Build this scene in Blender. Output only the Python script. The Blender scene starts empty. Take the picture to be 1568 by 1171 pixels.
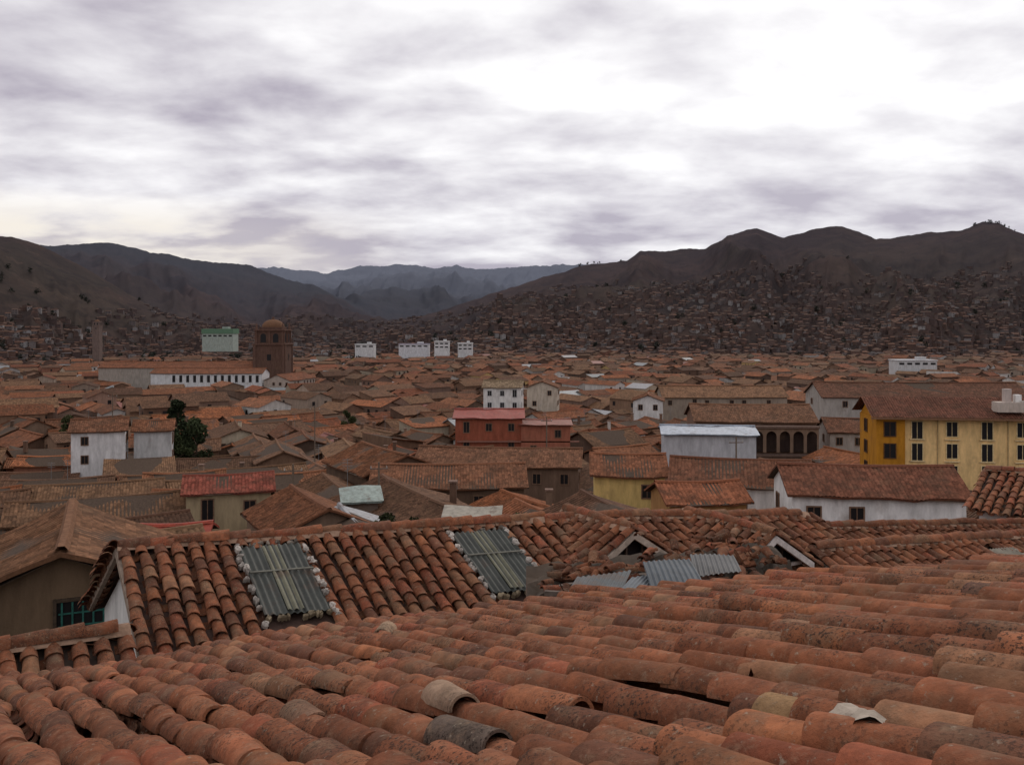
import bpy, math, random
import numpy as np
from mathutils import Vector
random.seed(7); rng=np.random.default_rng(11)
S=bpy.context.scene
COL=S.collection
# ---------------------------------------------------------------- materials
def new_mat(name):
    m=bpy.data.materials.new(name); m.use_nodes=True
    nt=m.node_tree; nt.nodes.clear()
    out=nt.nodes.new('ShaderNodeOutputMaterial'); b=nt.nodes.new('ShaderNodeBsdfPrincipled')
    nt.links.new(b.outputs[0],out.inputs[0]); b.inputs['Roughness'].default_value=.9
    b.inputs['Specular IOR Level'].default_value=.1
    return m,nt,b
def N(nt,t,**k):
    n=nt.nodes.new(t)
    for a,v in k.items(): setattr(n,a,v)
    return n
def noise(nt,vec,scale,detail=4,rough=.55):
    n=N(nt,'ShaderNodeTexNoise'); n.inputs['Scale'].default_value=scale
    n.inputs['Detail'].default_value=detail; n.inputs['Roughness'].default_value=rough
    if vec is not None: nt.links.new(vec,n.inputs['Vector'])
    return n.outputs['Fac']
def mapr(nt,v,a,b,c,d):
    n=N(nt,'ShaderNodeMapRange'); nt.links.new(v,n.inputs[0])
    for i,x in enumerate((a,b,c,d)): n.inputs[i+1].default_value=x
    return n.outputs[0]
def math_(nt,op,a,b=None,c=None):
    n=N(nt,'ShaderNodeMath',operation=op)
    for i,x in enumerate((a,b,c)):
        if x is None: continue
        if isinstance(x,(int,float)): n.inputs[i].default_value=x
        else: nt.links.new(x,n.inputs[i])
    return n.outputs[0]
def mix(nt,f,a,b,mode='MIX'):
    n=N(nt,'ShaderNodeMix',data_type='RGBA',blend_type=mode)
    for i,x in ((0,f),(6,a),(7,b)):
        if isinstance(x,(int,float)): n.inputs[i].default_value=x
        elif isinstance(x,tuple): n.inputs[i].default_value=(*x[:3],1)
        else: nt.links.new(x,n.inputs[i])
    return n.outputs[2]
def attr(nt):
    n=N(nt,'ShaderNodeAttribute'); n.attribute_name='col'; return n
def pos(nt): return N(nt,'ShaderNodeNewGeometry').outputs['Position']
def bump(nt,b,h,strength,dist):
    n=N(nt,'ShaderNodeBump'); n.inputs['Strength'].default_value=strength; n.inputs['Distance'].default_value=dist
    nt.links.new(h,n.inputs['Height']); nt.links.new(n.outputs[0],b.inputs['Normal'])
def grey(nt,v):
    n=N(nt,'ShaderNodeCombineColor')
    for i in range(3): nt.links.new(v,n.inputs[i])
    return n.outputs[0]

# near clay tile
mTile,nt,b=new_mat('clay_tile'); p=pos(nt); a=attr(nt)
n1=noise(nt,p,9,6,.65); n2=noise(nt,p,60,4,.75); n3=noise(nt,p,1.7,4,.6)
c=mix(nt,1,a.outputs['Color'],grey(nt,mapr(nt,n1,.3,.7,.62,1.3)),'MULTIPLY')
n5=noise(nt,p,4,7,.75); c=mix(nt,mapr(nt,n5,.46,.66,0,.66),c,(.085,.045,.030))
n4=noise(nt,p,14,7,.72); c=mix(nt,mapr(nt,n4,.54,.68,0,.48),c,(.31,.19,.12))
n6=noise(nt,p,2.6,5,.7); c=mix(nt,mapr(nt,n6,.52,.68,0,.5),c,(.17,.122,.078))
spk=mapr(nt,n2,.52,.59,0,1); msk=mapr(nt,n3,.43,.58,0,1)
c=mix(nt,math_(nt,'MULTIPLY',spk,math_(nt,'MULTIPLY',msk,.85)),c,(.030,.022,.018))
n7=noise(nt,p,32,4,.65); c=mix(nt,mapr(nt,n7,.62,.70,0,.55),c,(.34,.28,.21))
nt.links.new(c,b.inputs['Base Color'])
hh=math_(nt,'ADD',math_(nt,'MULTIPLY',n2,.6),n1); bump(nt,b,hh,.8,.015)
# roof field (uv in metres)
mRoof,nt,b=new_mat('clay_roof_field'); a=attr(nt)
uv=N(nt,'ShaderNodeUVMap').outputs[0]
sp=N(nt,'ShaderNodeSeparateXYZ'); nt.links.new(uv,sp.inputs[0]); u,v=sp.outputs[0],sp.outputs[1]
uc=math_(nt,'FLOOR',math_(nt,'DIVIDE',u,.30)); vc=math_(nt,'FLOOR',math_(nt,'DIVIDE',v,.42))
cb=N(nt,'ShaderNodeCombineXYZ'); nt.links.new(uc,cb.inputs[0]); nt.links.new(vc,cb.inputs[1])
wn=N(nt,'ShaderNodeTexWhiteNoise',noise_dimensions='2D'); nt.links.new(cb.outputs[0],wn.inputs['Vector'])
p=pos(nt); nb=noise(nt,p,.45,6,.7); ns=noise(nt,p,6,3)
c=mix(nt,1,a.outputs['Color'],grey(nt,mapr(nt,wn.outputs[0],0,1,.65,1.35)),'MULTIPLY')
c=mix(nt,1,c,grey(nt,mapr(nt,ns,.3,.7,.65,1.3)),'MULTIPLY')
c=mix(nt,mapr(nt,nb,.46,.68,0,.7),c,(.068,.041,.027))
nb2=noise(nt,p,.8,6,.75); c=mix(nt,mapr(nt,nb2,.56,.72,0,.4),c,(.24,.145,.085))
nt.links.new(c,b.inputs['Base Color'])
sn=math_(nt,'ABSOLUTE',math_(nt,'SINE',math_(nt,'MULTIPLY',u,math.pi/.30)))
fr=math_(nt,'FRACT',math_(nt,'DIVIDE',v,.42))
bump(nt,b,math_(nt,'ADD',sn,math_(nt,'MULTIPLY',fr,.35)),1,.09)
# plaster
mWall,nt,b=new_mat('stained_plaster'); a=attr(nt); p=pos(nt)
mp=N(nt,'ShaderNodeMapping'); mp.inputs['Scale'].default_value=(1,1,.25); nt.links.new(p,mp.inputs[0])
n1=noise(nt,mp.outputs[0],1.6,6,.7); n2=noise(nt,p,.5,4,.6)
c=mix(nt,1,a.outputs['Color'],grey(nt,mapr(nt,n1,.3,.7,.66,1.12)),'MULTIPLY')
c=mix(nt,mapr(nt,n2,.56,.76,0,.4),c,(.16,.10,.065)); nt.links.new(c,b.inputs['Base Color'])
bump(nt,b,noise(nt,p,7,5),.4,.04)
# glass
mGlass,nt,b=new_mat('window_glass'); b.inputs['Base Color'].default_value=(.014,.013,.014,1); b.inputs['Roughness'].default_value=.3; b.inputs['Specular IOR Level'].default_value=.25
# metal sheet
mMetal,nt,b=new_mat('corrugated_sheet'); a=attr(nt); p=pos(nt)
n1=noise(nt,p,2.5,6,.7); c=mix(nt,1,a.outputs['Color'],grey(nt,mapr(nt,n1,.3,.7,.6,1.2)),'MULTIPLY')
n2=noise(nt,p,1.3,6,.75); c=mix(nt,mapr(nt,n2,.54,.66,0,.6),c,(.10,.055,.035))
nt.links.new(c,b.inputs['Base Color']); b.inputs['Roughness'].default_value=.6; b.inputs['Metallic'].default_value=.1; b.inputs['Specular IOR Level'].default_value=.25
# trim
mTrim,nt,b=new_mat('painted_trim'); a=attr(nt); p=pos(nt)
n1=noise(nt,p,5,5,.7); c=mix(nt,1,a.outputs['Color'],grey(nt,mapr(nt,n1,.3,.7,.6,1.2)),'MULTIPLY'); nt.links.new(c,b.inputs['Base Color'])
bump(nt,b,noise(nt,p,25,4),.5,.02)
# leaves
mLeaf,nt,b=new_mat('foliage'); a=attr(nt); nt.links.new(a.outputs['Color'],b.inputs['Base Color'])
MATS=[mWall,mRoof,mGlass,mMetal,mTrim,mTile,mLeaf]
WALL,ROOF,GLASS,METAL,TRIM,TILE,LEAF=range(7)

# ---------------------------------------------------------------- mesh builder
class MB:
    def __init__(s): s.v=[];s.n=0;s.f=[];s.m=[];s.c=[];s.uv=[]
    def poly(s,pts,mat,col,uv=None):
        k=len(pts); s.v.extend([tuple(map(float,p)) for p in pts]); s.f.append(tuple(range(s.n,s.n+k))); s.n+=k
        s.m.append(mat); s.c.append(tuple(col[:3]))
        s.uv.extend(uv if uv else [(0,0)]*k)
    def grid(s,P,mat,col,UV=None):
        n,m=P.shape[:2]; s.v.extend(map(tuple,P.reshape(-1,3).tolist()))
        idx=np.arange(n*m).reshape(n,m)+s.n; s.n+=n*m
        F=np.stack([idx[:-1,:-1],idx[1:,:-1],idx[1:,1:],idx[:-1,1:]],-1).reshape(-1,4)
        s.f.extend(map(tuple,F.tolist())); k=len(F); s.m.extend([mat]*k)
        col=np.asarray(col,float)
        if col.ndim==1: s.c.extend([tuple(col[:3])]*k)
        else: s.c.extend(map(tuple,col.reshape(-1,3).tolist()))
        if UV is None: s.uv.extend([(0,0)]*(4*k))
        else:
            U=UV; q=np.stack([U[:-1,:-1],U[1:,:-1],U[1:,1:],U[:-1,1:]],2).reshape(-1,2); s.uv.extend(map(tuple,q.tolist()))
    def many(s,V,F,mat,cols):
        n,k=V.shape[:2]; s.v.extend(map(tuple,V.reshape(-1,3).tolist()))
        FF=(F[None]+(np.arange(n)*k)[:,None,None]+s.n).reshape(-1,F.shape[1]); s.n+=n*k
        s.f.extend(map(tuple,FF.tolist())); s.m.extend([mat]*len(FF))
        s.c.extend(map(tuple,np.repeat(cols,len(F),0).tolist())); s.uv.extend([(0,0)]*(F.shape[1]*len(FF)))
    def box(s,c,ax,ay,az,mat,col):
        c,ax,ay,az=[np.array(q,float) for q in (c,ax,ay,az)]
        P=lambda i,j,k:c+i*ax+j*ay+k*az
        for q in (((-1,-1,-1),(1,-1,-1),(1,-1,1),(-1,-1,1)),((-1,1,-1),(1,1,-1),(1,1,1),(-1,1,1)),((-1,-1,-1),(-1,1,-1),(-1,1,1),(-1,-1,1)),
                  ((1,-1,-1),(1,1,-1),(1,1,1),(1,-1,1)),((-1,-1,1),(1,-1,1),(1,1,1),(-1,1,1)),((-1,-1,-1),(1,-1,-1),(1,1,-1),(-1,1,-1))):
            s.poly([P(*w) for w in q],mat,col)
    def cyl(s,p0,p1,r0,r1,mat,col,k=8):
        p0=np.array(p0,float);p1=np.array(p1,float); d=p1-p0; d/=np.linalg.norm(d)
        h=np.array([0,0,1.]) if abs(d[2])<.9 else np.array([1.,0,0]); a=np.cross(d,h);a/=np.linalg.norm(a); b2=np.cross(d,a)
        t=np.linspace(0,2*math.pi,k+1); ring=np.cos(t)[:,None]*a+np.sin(t)[:,None]*b2
        s.grid(np.stack([p0+ring*r0,p1+ring*r1]),mat,col); s.poly((p1+ring*r1)[:-1],mat,col)
    def obj(s,name,parent=None,smooth=False):
        me=bpy.data.meshes.new(name); me.from_pydata(s.v,[],s.f)
        used=sorted(set(s.m)); rm={m:i for i,m in enumerate(used)}
        for m in used: me.materials.append(MATS[m])
        me.polygons.foreach_set('material_index',[rm[m] for m in s.m])
        uvl=me.uv_layers.new(name='UVMap'); uvl.data.foreach_set('uv',np.array(s.uv,dtype=np.float32).ravel())
        at=me.attributes.new('col','FLOAT_COLOR','FACE'); c=np.ones((len(s.f),4),dtype=np.float32); c[:,:3]=np.array(s.c); at.data.foreach_set('color',c.ravel())
        if smooth: me.polygons.foreach_set('use_smooth',[True]*len(s.f))
        me.update(); o=bpy.data.objects.new(name,me); COL.objects.link(o)
        if parent: o.parent=parent
        return o
def empty(name):
    o=bpy.data.objects.new(name,None); COL.objects.link(o); o.empty_display_size=.5; return o
def V(*a): return np.array(a,float)
def unit(v): v=np.array(v,float); return v/np.linalg.norm(v)

# ---------------------------------------------------------------- value noise + terrain
def hsh(i,j,s): 
    x=np.sin(i*127.1+j*311.7+s*74.7)*43758.5453; return x-np.floor(x)
def vn(x,y,s=0):
    xi=np.floor(x);yi=np.floor(y);fx=x-xi;fy=y-yi;fx=fx*fx*(3-2*fx);fy=fy*fy*(3-2*fy)
    return (hsh(xi,yi,s)*(1-fx)+hsh(xi+1,yi,s)*fx)*(1-fy)+(hsh(xi,yi+1,s)*(1-fx)+hsh(xi+1,yi+1,s)*fx)*fy
def fbm(x,y,s=0,o=4):
    r=0;a=.5
    for k in range(o): r=r+a*(vn(x,y,s+k)-.5);x=x*2.03;y=y*2.03;a*=.5
    return r
def ridged(x,y,s=0,o=4):
    r=0;a=.5
    for k in range(o): r=r+a*(1-2*np.abs(2*vn(x,y,s+k)-1));x=x*2.03;y=y*2.03;a*=.5
    return r*.5
LAY=[
 ([420,500,560,650,760,830,890,960,980,1030,1080,1120,1160,1200,1250,1290,1340,1400,1470,1505,1530,1568,1700,2200],
  [512,507,500,484,450,425,406,400,384,383,379,358,350,364,348,345,366,357,354,341,344,360,352,380],880,2400,30),
 ([-700,-200,0,20,60,110,160,200,250,300,360],[400,352,361,362,374,400,428,450,482,498,512],850,1800,18),
 ([-300,40,90,150,180,220,260,300,330,380,430,480,530,580,640],[372,375,375,371,375,384,390,398,401,405,424,440,458,485,512],1700,3500,40),
 ([-200,200,330,430,500,540,600,640,660,700,760,830,860,900,1200],[400,404,404,411,418,410,405,409,413,408,413,407,404,408,430],2900,6000,75),
]
def base(r): return np.interp(r,[0,12,25,60,130,400,1000,1e4],[-9,-9.5,-12,-20.5,-27,-33,-37,-40])
def H(x,y):
    x=np.asarray(x,float);y=np.asarray(y,float)
    r=np.hypot(x,y)+1e-6; th=np.arctan2(x,y); ct=np.maximum(np.cos(th),.35)
    px=784+1358*np.tan(np.clip(th,-1.2,1.2)); z=base(r)+fbm(x/60,y/60,3,3)*2*np.clip((r-60)/100,0,1)
    for k,(xs,ys,Rf,Rc,amp) in enumerate(LAY):
        cz=(500-np.interp(px,xs,ys))/1358*Rc*ct
        s=np.clip((r-Rf)/(Rc-Rf),0,1); q=np.clip((r-Rc)/(Rc*.5),0,1); q=q*q*(3-2*q)
        pr=s**1.25*(1-.6*q)
        arc=th*Rc+fbm(r/(amp*14),th*8,90+k,3)*amp*5
        nz=ridged(arc/(amp*8),r/(amp*34),20+k,5)*2.2+fbm(x/(amp*6),y/(amp*6),40+k,5)*1.3
        env=np.sin(math.pi*np.clip(s,0,1))**.7*np.clip(1-q,0,1)
        h=-38+(cz+38)*pr+(nz-.35)*amp*env*1.9+(fbm(arc/60,r/260,60+k,5)*amp*.5+fbm(arc/14,r/90,160+k,3)*amp*.12)*s
        z=np.where(r>Rf,np.maximum(z,h),z)
    return z
def build_terrain():
    th=np.concatenate([np.linspace(-math.pi,-.75,40,endpoint=False),np.linspace(-.75,.75,900),np.linspace(.75,math.pi,41)[1:]])
    r=np.concatenate([[0.],np.geomspace(3,700,60,endpoint=False),np.geomspace(700,9500,320)])
    T,R=np.meshgrid(th,r,indexing='ij'); X=R*np.sin(T);Y=R*np.cos(T);Z=H(X,Y)
    P=np.stack([X,Y,Z],-1); n,m=P.shape[:2]
    idx=np.arange(n*m).reshape(n,m); F=np.stack([idx[:-1,:-1],idx[:-1,1:],idx[1:,1:],idx[1:,:-1]],-1).reshape(-1,4)
    me=bpy.data.meshes.new('terrain'); me.from_pydata(P.reshape(-1,3).tolist(),[],F.tolist())
    me.polygons.foreach_set('use_smooth',[True]*len(F))
    m_,nt,b=new_mat('hazed_hillside_earth'); p=pos(nt)
    n1=noise(nt,p,.005,9,.66); n2=noise(nt,p,.022,9,.72); n3=noise(nt,p,.0018,6,.62)
    c=mix(nt,mapr(nt,n1,.42,.58,0,1),(.036,.029,.027),(.070,.048,.040))
    c=mix(nt,mapr(nt,n3,.48,.60,0,.5),c,(.058,.050,.036))
    c=mix(nt,mapr(nt,n2,.50,.60,0,.6),c,(.024,.022,.021))
    c=mix(nt,mapr(nt,n2,.42,.34,0,.45),c,(.110,.076,.060))
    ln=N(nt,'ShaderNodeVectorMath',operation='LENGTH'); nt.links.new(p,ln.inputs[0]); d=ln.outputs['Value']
    c=mix(nt,mapr(nt,d,900,2300,0,.52),c,(.072,.062,.073))  # aerial haze painted into the earth colour by distance, here and below
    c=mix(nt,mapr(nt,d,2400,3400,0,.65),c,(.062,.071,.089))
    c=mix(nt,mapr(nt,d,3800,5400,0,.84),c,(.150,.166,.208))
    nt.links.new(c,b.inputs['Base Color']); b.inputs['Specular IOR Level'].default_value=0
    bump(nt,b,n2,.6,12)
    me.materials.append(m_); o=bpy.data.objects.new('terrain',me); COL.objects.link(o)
build_terrain()

# ---------------------------------------------------------------- tiles
def tile_tpl(na,nl,L,r0,r1,th,flip=False):
    vs=[];fs=[]
    def g(A):
        o=len(vs); n,m=A.shape[:2]; vs.extend(A.reshape(-1,3).tolist()); idx=np.arange(n*m).reshape(n,m)+o
        fs.extend(np.stack([idx[:-1,:-1],idx[1:,:-1],idx[1:,1:],idx[:-1,1:]],-1).reshape(-1,4).tolist())
    t=np.linspace(0,math.pi,na); 
    def ring(r,v): return np.stack([r*np.cos(t),np.full(na,v),r*np.sin(t)*.88],-1)
    g(np.stack([ring(r0+(r1-r0)*k/(nl-1),L*k/(nl-1)) for k in range(nl)]))
    g(np.stack([ring(r1,L),ring(r1-th,L)]))
    g(np.stack([ring(r1-th,L),ring(r1-th-.004,L-.16)]))
    g(np.stack([ring(r0,0),ring(r0-th,0)]))
    T=np.array(vs)
    if flip: T[:,2]*=-1
    return T,np.array(fs)
PAL=np.array([(.250,.090,.043),(.215,.078,.040),(.28,.108,.052),(.27,.076,.040),(.28,.150,.082),(.125,.060,.040),(.235,.095,.050),(.33,.125,.055)])
PW=np.array([.26,.22,.14,.09,.07,.09,.13,.04])
def tcols(n,k=1.):
    c=PAL[rng.choice(len(PAL),n,p=PW/PW.sum())]*.65+np.array((.245,.090,.047))*.35
    return c*rng.uniform(.72,1.2,(n,1))*k
def place(mb,tpl,O,a,d,n,sc,cols,yaw=.03,tilt=.03):
    T,F=tpl; N_=len(O); y=rng.normal(0,yaw,N_)[:,None]; 
    a2=a+d*y; d2=d-a*y+n*(tilt+rng.normal(0,.012,N_))[:,None]; roll=rng.normal(0,.06,N_)[:,None]; n2=n+a*roll; a2=a2-n*roll
    Vv=O[:,None]+(T[None,:,0:1]*a2[:,None]+T[None,:,1:2]*d2[:,None]+T[None,:,2:3]*n2[:,None])*sc[:,None,None]
    Vv=Vv+n[:,None]*(np.sin(Vv[...,0:1]*37+Vv[...,1:2]*23)*.0025)
    mb.many(Vv,F,TILE,cols)
def roof_tiles(mb,O,e,D,U,Sfun,holes=(),spacing=.28,expo=.34,k=1.,res=8,sag=.03,s0=0.,Smin=None,seed=0,und=None):
    e=unit(e);D=unit(D);n=np.cross(D,e); n=n/np.linalg.norm(n); n=n if n[2]>0 else -n
    R=spacing*.36
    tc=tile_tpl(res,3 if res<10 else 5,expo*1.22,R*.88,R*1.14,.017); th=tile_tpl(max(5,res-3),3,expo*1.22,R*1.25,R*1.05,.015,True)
    Oc=[];Oh=[]
    nr=int(U/spacing)
    for i in range(nr+1):
        u=i*spacing+rng.normal(0,.010)
        for kind in (0,1):
            uu=u+(spacing/2 if kind else 0)
            if kind and i==nr: continue
            smin=Smin(uu) if Smin else s0
            s=smin+rng.uniform(-.14,.02)
            while s<Sfun(uu)-(0 if kind==0 else .05):
                if not any(h[0]<uu<h[1] and h[2]-expo*.8<s<h[3]-.1 for h in holes):
                    wob=und(uu,s) if und else sag*math.sin(uu*1.7+seed)*math.sin(s*1.3+.7)
                    q=O+e*(uu+.02*math.sin(s*2.1+i*.4)+rng.normal(0,.008))+D*s+n*(wob+rng.normal(0,.006))
                    (Oh if kind else Oc).append(q+(n*(-.005) if kind else n*.012))
                s+=expo*(1+rng.normal(0,.06))
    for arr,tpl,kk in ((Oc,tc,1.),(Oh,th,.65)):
        if not arr: continue
        A=np.array(arr); m=len(A)
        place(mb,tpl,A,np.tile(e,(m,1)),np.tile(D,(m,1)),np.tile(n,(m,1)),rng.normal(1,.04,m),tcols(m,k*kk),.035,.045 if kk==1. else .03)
    return e,D,n
def ridge_tiles(mb,P0,P1,r=.13,k=1.,L=.42):
    P0=V(*P0);P1=V(*P1); d=unit(P1-P0); a=unit(np.cross(d,V(0,0,1))); n=np.cross(a,d); n=n if n[2]>0 else -n
    tpl=tile_tpl(8,3,L*1.15,r*.92,r*1.1,.02); m=int(np.linalg.norm(P1-P0)/L)
    O=np.array([P0+d*(i*L)+n*rng.normal(.0,.012)+a*rng.normal(0,.012) for i in range(m)])
    place(mb,tpl,O,np.tile(a,(m,1)),np.tile(d,(m,1)),np.tile(n,(m,1)),rng.normal(1,.05,m),tcols(m,k),.04,.03)
    t=np.linspace(0,1,m*3+2); W=[]
    for x in t: W.append([P0+(P1-P0)*x+a*(sx*(.15+rng.uniform(0,.035)))+n*(-.05 if abs(sx)==1 else .05) for sx in (-1,-.4,.4,1)])
    mb.grid(np.array(W),TRIM,(.30,.19,.13))

# ---------------- foreground roof
def foreground():
    root=empty('clay_tiled_roof')
    mb=MB(); q=unit(V(-.545,.839,-.285)); p=unit(V(.839,.545,0)); 
    und=lambda u,s:.040*math.sin(u*1.1+.4)*math.sin(s*.7)+.022*math.sin(u*3.1+s*1.9)+.017*math.sin(s*4+u*2)
    f=np.linalg.norm(V(-.545,.839,-.285)); w0=-2.2
    O=V(0,0,-.7)+V(.839,.545,0)*w0
    send=lambda u:np.interp(u+w0,[-2.2,.6,1.74,5,5.8],[12.4,11.2,9.9,7.6,7.0])*f
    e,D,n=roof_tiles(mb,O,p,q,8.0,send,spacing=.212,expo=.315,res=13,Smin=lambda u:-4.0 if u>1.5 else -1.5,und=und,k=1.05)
    tb=tile_tpl(11,5,.34,.070,.086,.013)
    def odd(w,s,yaw,lift,col,sc=1.,tip=.045):
        w=w0+.212*round((w-w0)/.212)
        o=O+e*(w-w0)+D*(s*f-.18)+n*(lift+und(w-w0,s*f)); d2=unit(D*math.cos(yaw)+e*math.sin(yaw)+n*tip); a2=unit(np.cross(d2,n)); n2=np.cross(a2,d2); n2=n2 if n2[2]>0 else -n2
        T,F=tb; Vv=(o+(T[:,0:1]*a2+T[:,1:2]*d2+T[:,2:3]*n2)*sc)[None]; mb.many(Vv,F,TILE,np.array([col]))
    for w,s,y,l,c_,sc in ((1.78,3.33,.16,.048,(.33,.22,.15),1.),(1.62,2.75,-.1,.045,(.13,.095,.075),1.),(2.2,1.80,.03,.045,(.30,.18,.09),1.),
                       (3.09,6.93,.6,.06,(.34,.23,.15),1.),(1.3,3.9,.06,.035,(.25,.14,.09),1.),(4.1,2.2,.05,.035,(.14,.07,.05),1.),(3.3,2.6,.05,.03,(.28,.15,.09),1.),
                       (1.05,3.4,.03,.03,(.34,.12,.06),1.),(1.9,4.9,.06,.03,(.15,.09,.07),1.),(4.6,3.9,.06,.03,(.30,.19,.13),1.)):
        odd(w,s,y,l,c_,sc)
    for _ in range(130):
        w=rng.uniform(.3,5.6);s=rng.uniform(.6,9)
        if s*f>send(w-w0)-.3: continue
        c=O+e*(w-w0)+D*(s*f)+n*(.03+und(w-w0,s*f)); k=6; t=np.linspace(0,2*math.pi,k+1)[:-1]; rr=rng.uniform(.012,.045,k)
        mb.poly([c+e*math.cos(x)*r_+D*math.sin(x)*r_+n*rng.normal(0,.012) for x,r_ in zip(t,rr)],TILE,tuple(tcols(1,rng.choice([.5,1.2]))[0]))
    mb.obj('roof_tiles',root,True)
    mb=MB()
    for (w,s,a_,l_) in ((2.12,1.52,.5,.12),(2.02,1.40,.9,.09)):
        c=O+e*(w-w0)+D*(s*f)+n*(.10+und(w-w0,s*f)); d1=unit(D*math.cos(a_)+e*math.sin(a_)); d2_=unit(np.cross(d1,n)); tt=np.linspace(-1,1,6)
        G=np.array([[c+d1*(l_*x_)+d2_*(.045*y_)+n*(.022*(1-y_*y_)) for y_ in tt] for x_ in (-.5,-.1,.3,.5+.1)]); G+=rng.normal(0,.003,G.shape); mb.grid(G,TRIM,(.38,.32,.26)); mb.grid(G-n*.013,TRIM,(.25,.18,.13))
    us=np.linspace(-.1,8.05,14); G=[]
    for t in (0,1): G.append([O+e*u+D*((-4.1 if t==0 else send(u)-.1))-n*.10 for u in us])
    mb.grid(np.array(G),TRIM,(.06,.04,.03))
    top=[O+e*u+D*(send(u)-.45)-n*.14 for u in us]; mb.grid(np.array([top,[t*V(1,1,0)+V(0,0,-11) for t in top]]),WALL,(.42,.33,.25))
    ss=[-4.0,send(8.0)-.45]; top=[O+e*7.9+D*s-n*.14 for s in ss]; mb.grid(np.array([top,[t*V(1,1,0)+V(0,0,-11) for t in top]]),WALL,(.42,.33,.25))
    mb.obj('walls_and_underlay',root)
foreground()

def corr(mb,O,a,d,La,Ld,pitch=.08,amp=.018,col=(.3,.32,.33),mat=METAL,warp=.02):
    a=unit(a);d=unit(d);n=np.cross(a,d);n=n if n[2]>0 else -n
    na=int(La/pitch*6)+1; nd=6; u=np.linspace(0,La,na); v=np.linspace(0,Ld,nd); UU,VV=np.meshgrid(u,v,indexing='ij')
    P=V(*O)+UU[...,None]*a+VV[...,None]*d+(amp*np.sin(UU/pitch*2*math.pi)+warp*np.sin(UU*2.3+VV*1.7))[...,None]*n
    mb.grid(P,mat,col)
def lumps(mb,P0,P1,n_,size,normal,col=(.50,.45,.40)):
    P0=V(*P0);P1=V(*P1); dr=unit(P1-P0)
    for i in range(n_):
        if rng.random()<.15: continue
        c=P0+(P1-P0)*((i+rng.uniform(.1,.9))/n_)+rng.normal(0,size*.25,3)
        k=10; t=np.linspace(0,2*math.pi,k); rr=size*rng.uniform(.35,1.25,k); rr[-1]=rr[0]
        ax=dr;ay=unit(np.cross(normal,ax)); st=rng.uniform(.6,1.5)
        ring=lambda s,h:np.array([c+ax*(math.cos(x)*r*s*st)+ay*(math.sin(x)*r*s)+normal*(h*rng.uniform(.6,1.3)) for x,r in zip(t,rr)])
        mb.grid(np.stack([ring(1,-.06),ring(.95,.015),ring(.5,.035),ring(.02,.04)]),TRIM,np.array(col)*rng.uniform(.6,1.1))

DD=V(.62,-1,-.55)
def skylight_house():
    root=empty('tiled_house_with_skylights')
    A=V(-6.56,15,-3.73);B=V(1.31,18.5,-3.99); e=unit(B-A); Lr=np.linalg.norm(B-A)
    mb=MB(); holes=[(1.80,2.86,.30,2.45),(5.72,6.82,.30,2.45)]
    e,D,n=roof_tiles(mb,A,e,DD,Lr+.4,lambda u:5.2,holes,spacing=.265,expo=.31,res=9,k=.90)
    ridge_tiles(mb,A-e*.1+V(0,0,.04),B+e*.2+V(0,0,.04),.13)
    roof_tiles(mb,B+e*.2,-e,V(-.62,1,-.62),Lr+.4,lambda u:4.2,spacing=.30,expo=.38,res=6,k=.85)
    mb.obj('roof_tiles',root,True)
    mb=MB()
    mb.poly([A-n*.07,B-n*.07+e*.4,B-n*.07+e*.4+D*5.2,A-n*.07+D*5.2],TRIM,(.08,.05,.04))
    db=unit(V(-.62,1,-.62)); nb=V(0,0,.07)
    mb.poly([A-nb,B-nb,B-nb+db*4.2,A-nb+db*4.2],TRIM,(.08,.05,.04))
    g=A+e*.12-V(0,0,.16); f_=g+D*5.0; bk=g+db*3.8
    mb.poly([g,f_,f_*V(1,1,0)+V(0,0,-11),bk*V(1,1,0)+V(0,0,-11),bk],WALL,(.72,.70,.67))
    mb.poly([bk,bk+e*8.3,(bk+e*8.3)*V(1,1,0)+V(0,0,-11),bk*V(1,1,0)+V(0,0,-11)],WALL,(.5,.45,.4))
    for dr,L in ((D,5.1),(db,4.1)):
        c=A-e*.10+dr*(L/2)-V(0,0,.07); mb.box(c,dr*(L/2),e*.035,V(0,0,.07),TRIM,(.30,.23,.18))
    mb.obj('walls',root)
    for h in holes:
        mb=MB(); o=A+e*(h[0]-.02)+D*.32+n*.085
        corr(mb,o,e,D,h[1]-h[0]+.03,1.75,.11,.020,(.064,.068,.060),warp=.012)
        corr(mb,A+e*(h[0]+.36)+D*.36+n*.105,e,D,.26,1.66,.11,.020,(.15,.145,.10),warp=.012)
        mb.box(A+e*((h[0]+h[1])/2)+D*1.05+n*.125,e*((h[1]-h[0])/2),D*.016,n*.010,TRIM,(.16,.155,.13))
        mb.obj('skylight_sheet',root,True)
        mb=MB()
        for uu in (h[0]-.05,h[1]+.04): lumps(mb,A+e*uu+D*.22+n*.09,A+e*uu+D*2.25+n*.09,17,.065,n,(.50,.45,.40))
        lumps(mb,A+e*h[0]+D*.27+n*.09,A+e*h[1]+D*.27+n*.09,9,.05,n,(.26,.22,.18)); lumps(mb,A+e*h[0]+D*2.12+n*.06,A+e*h[1]+D*2.12+n*.06,10,.055,n,(.30,.24,.16))
        mb.obj('skylight_mortar',root)
skylight_house()

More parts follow.
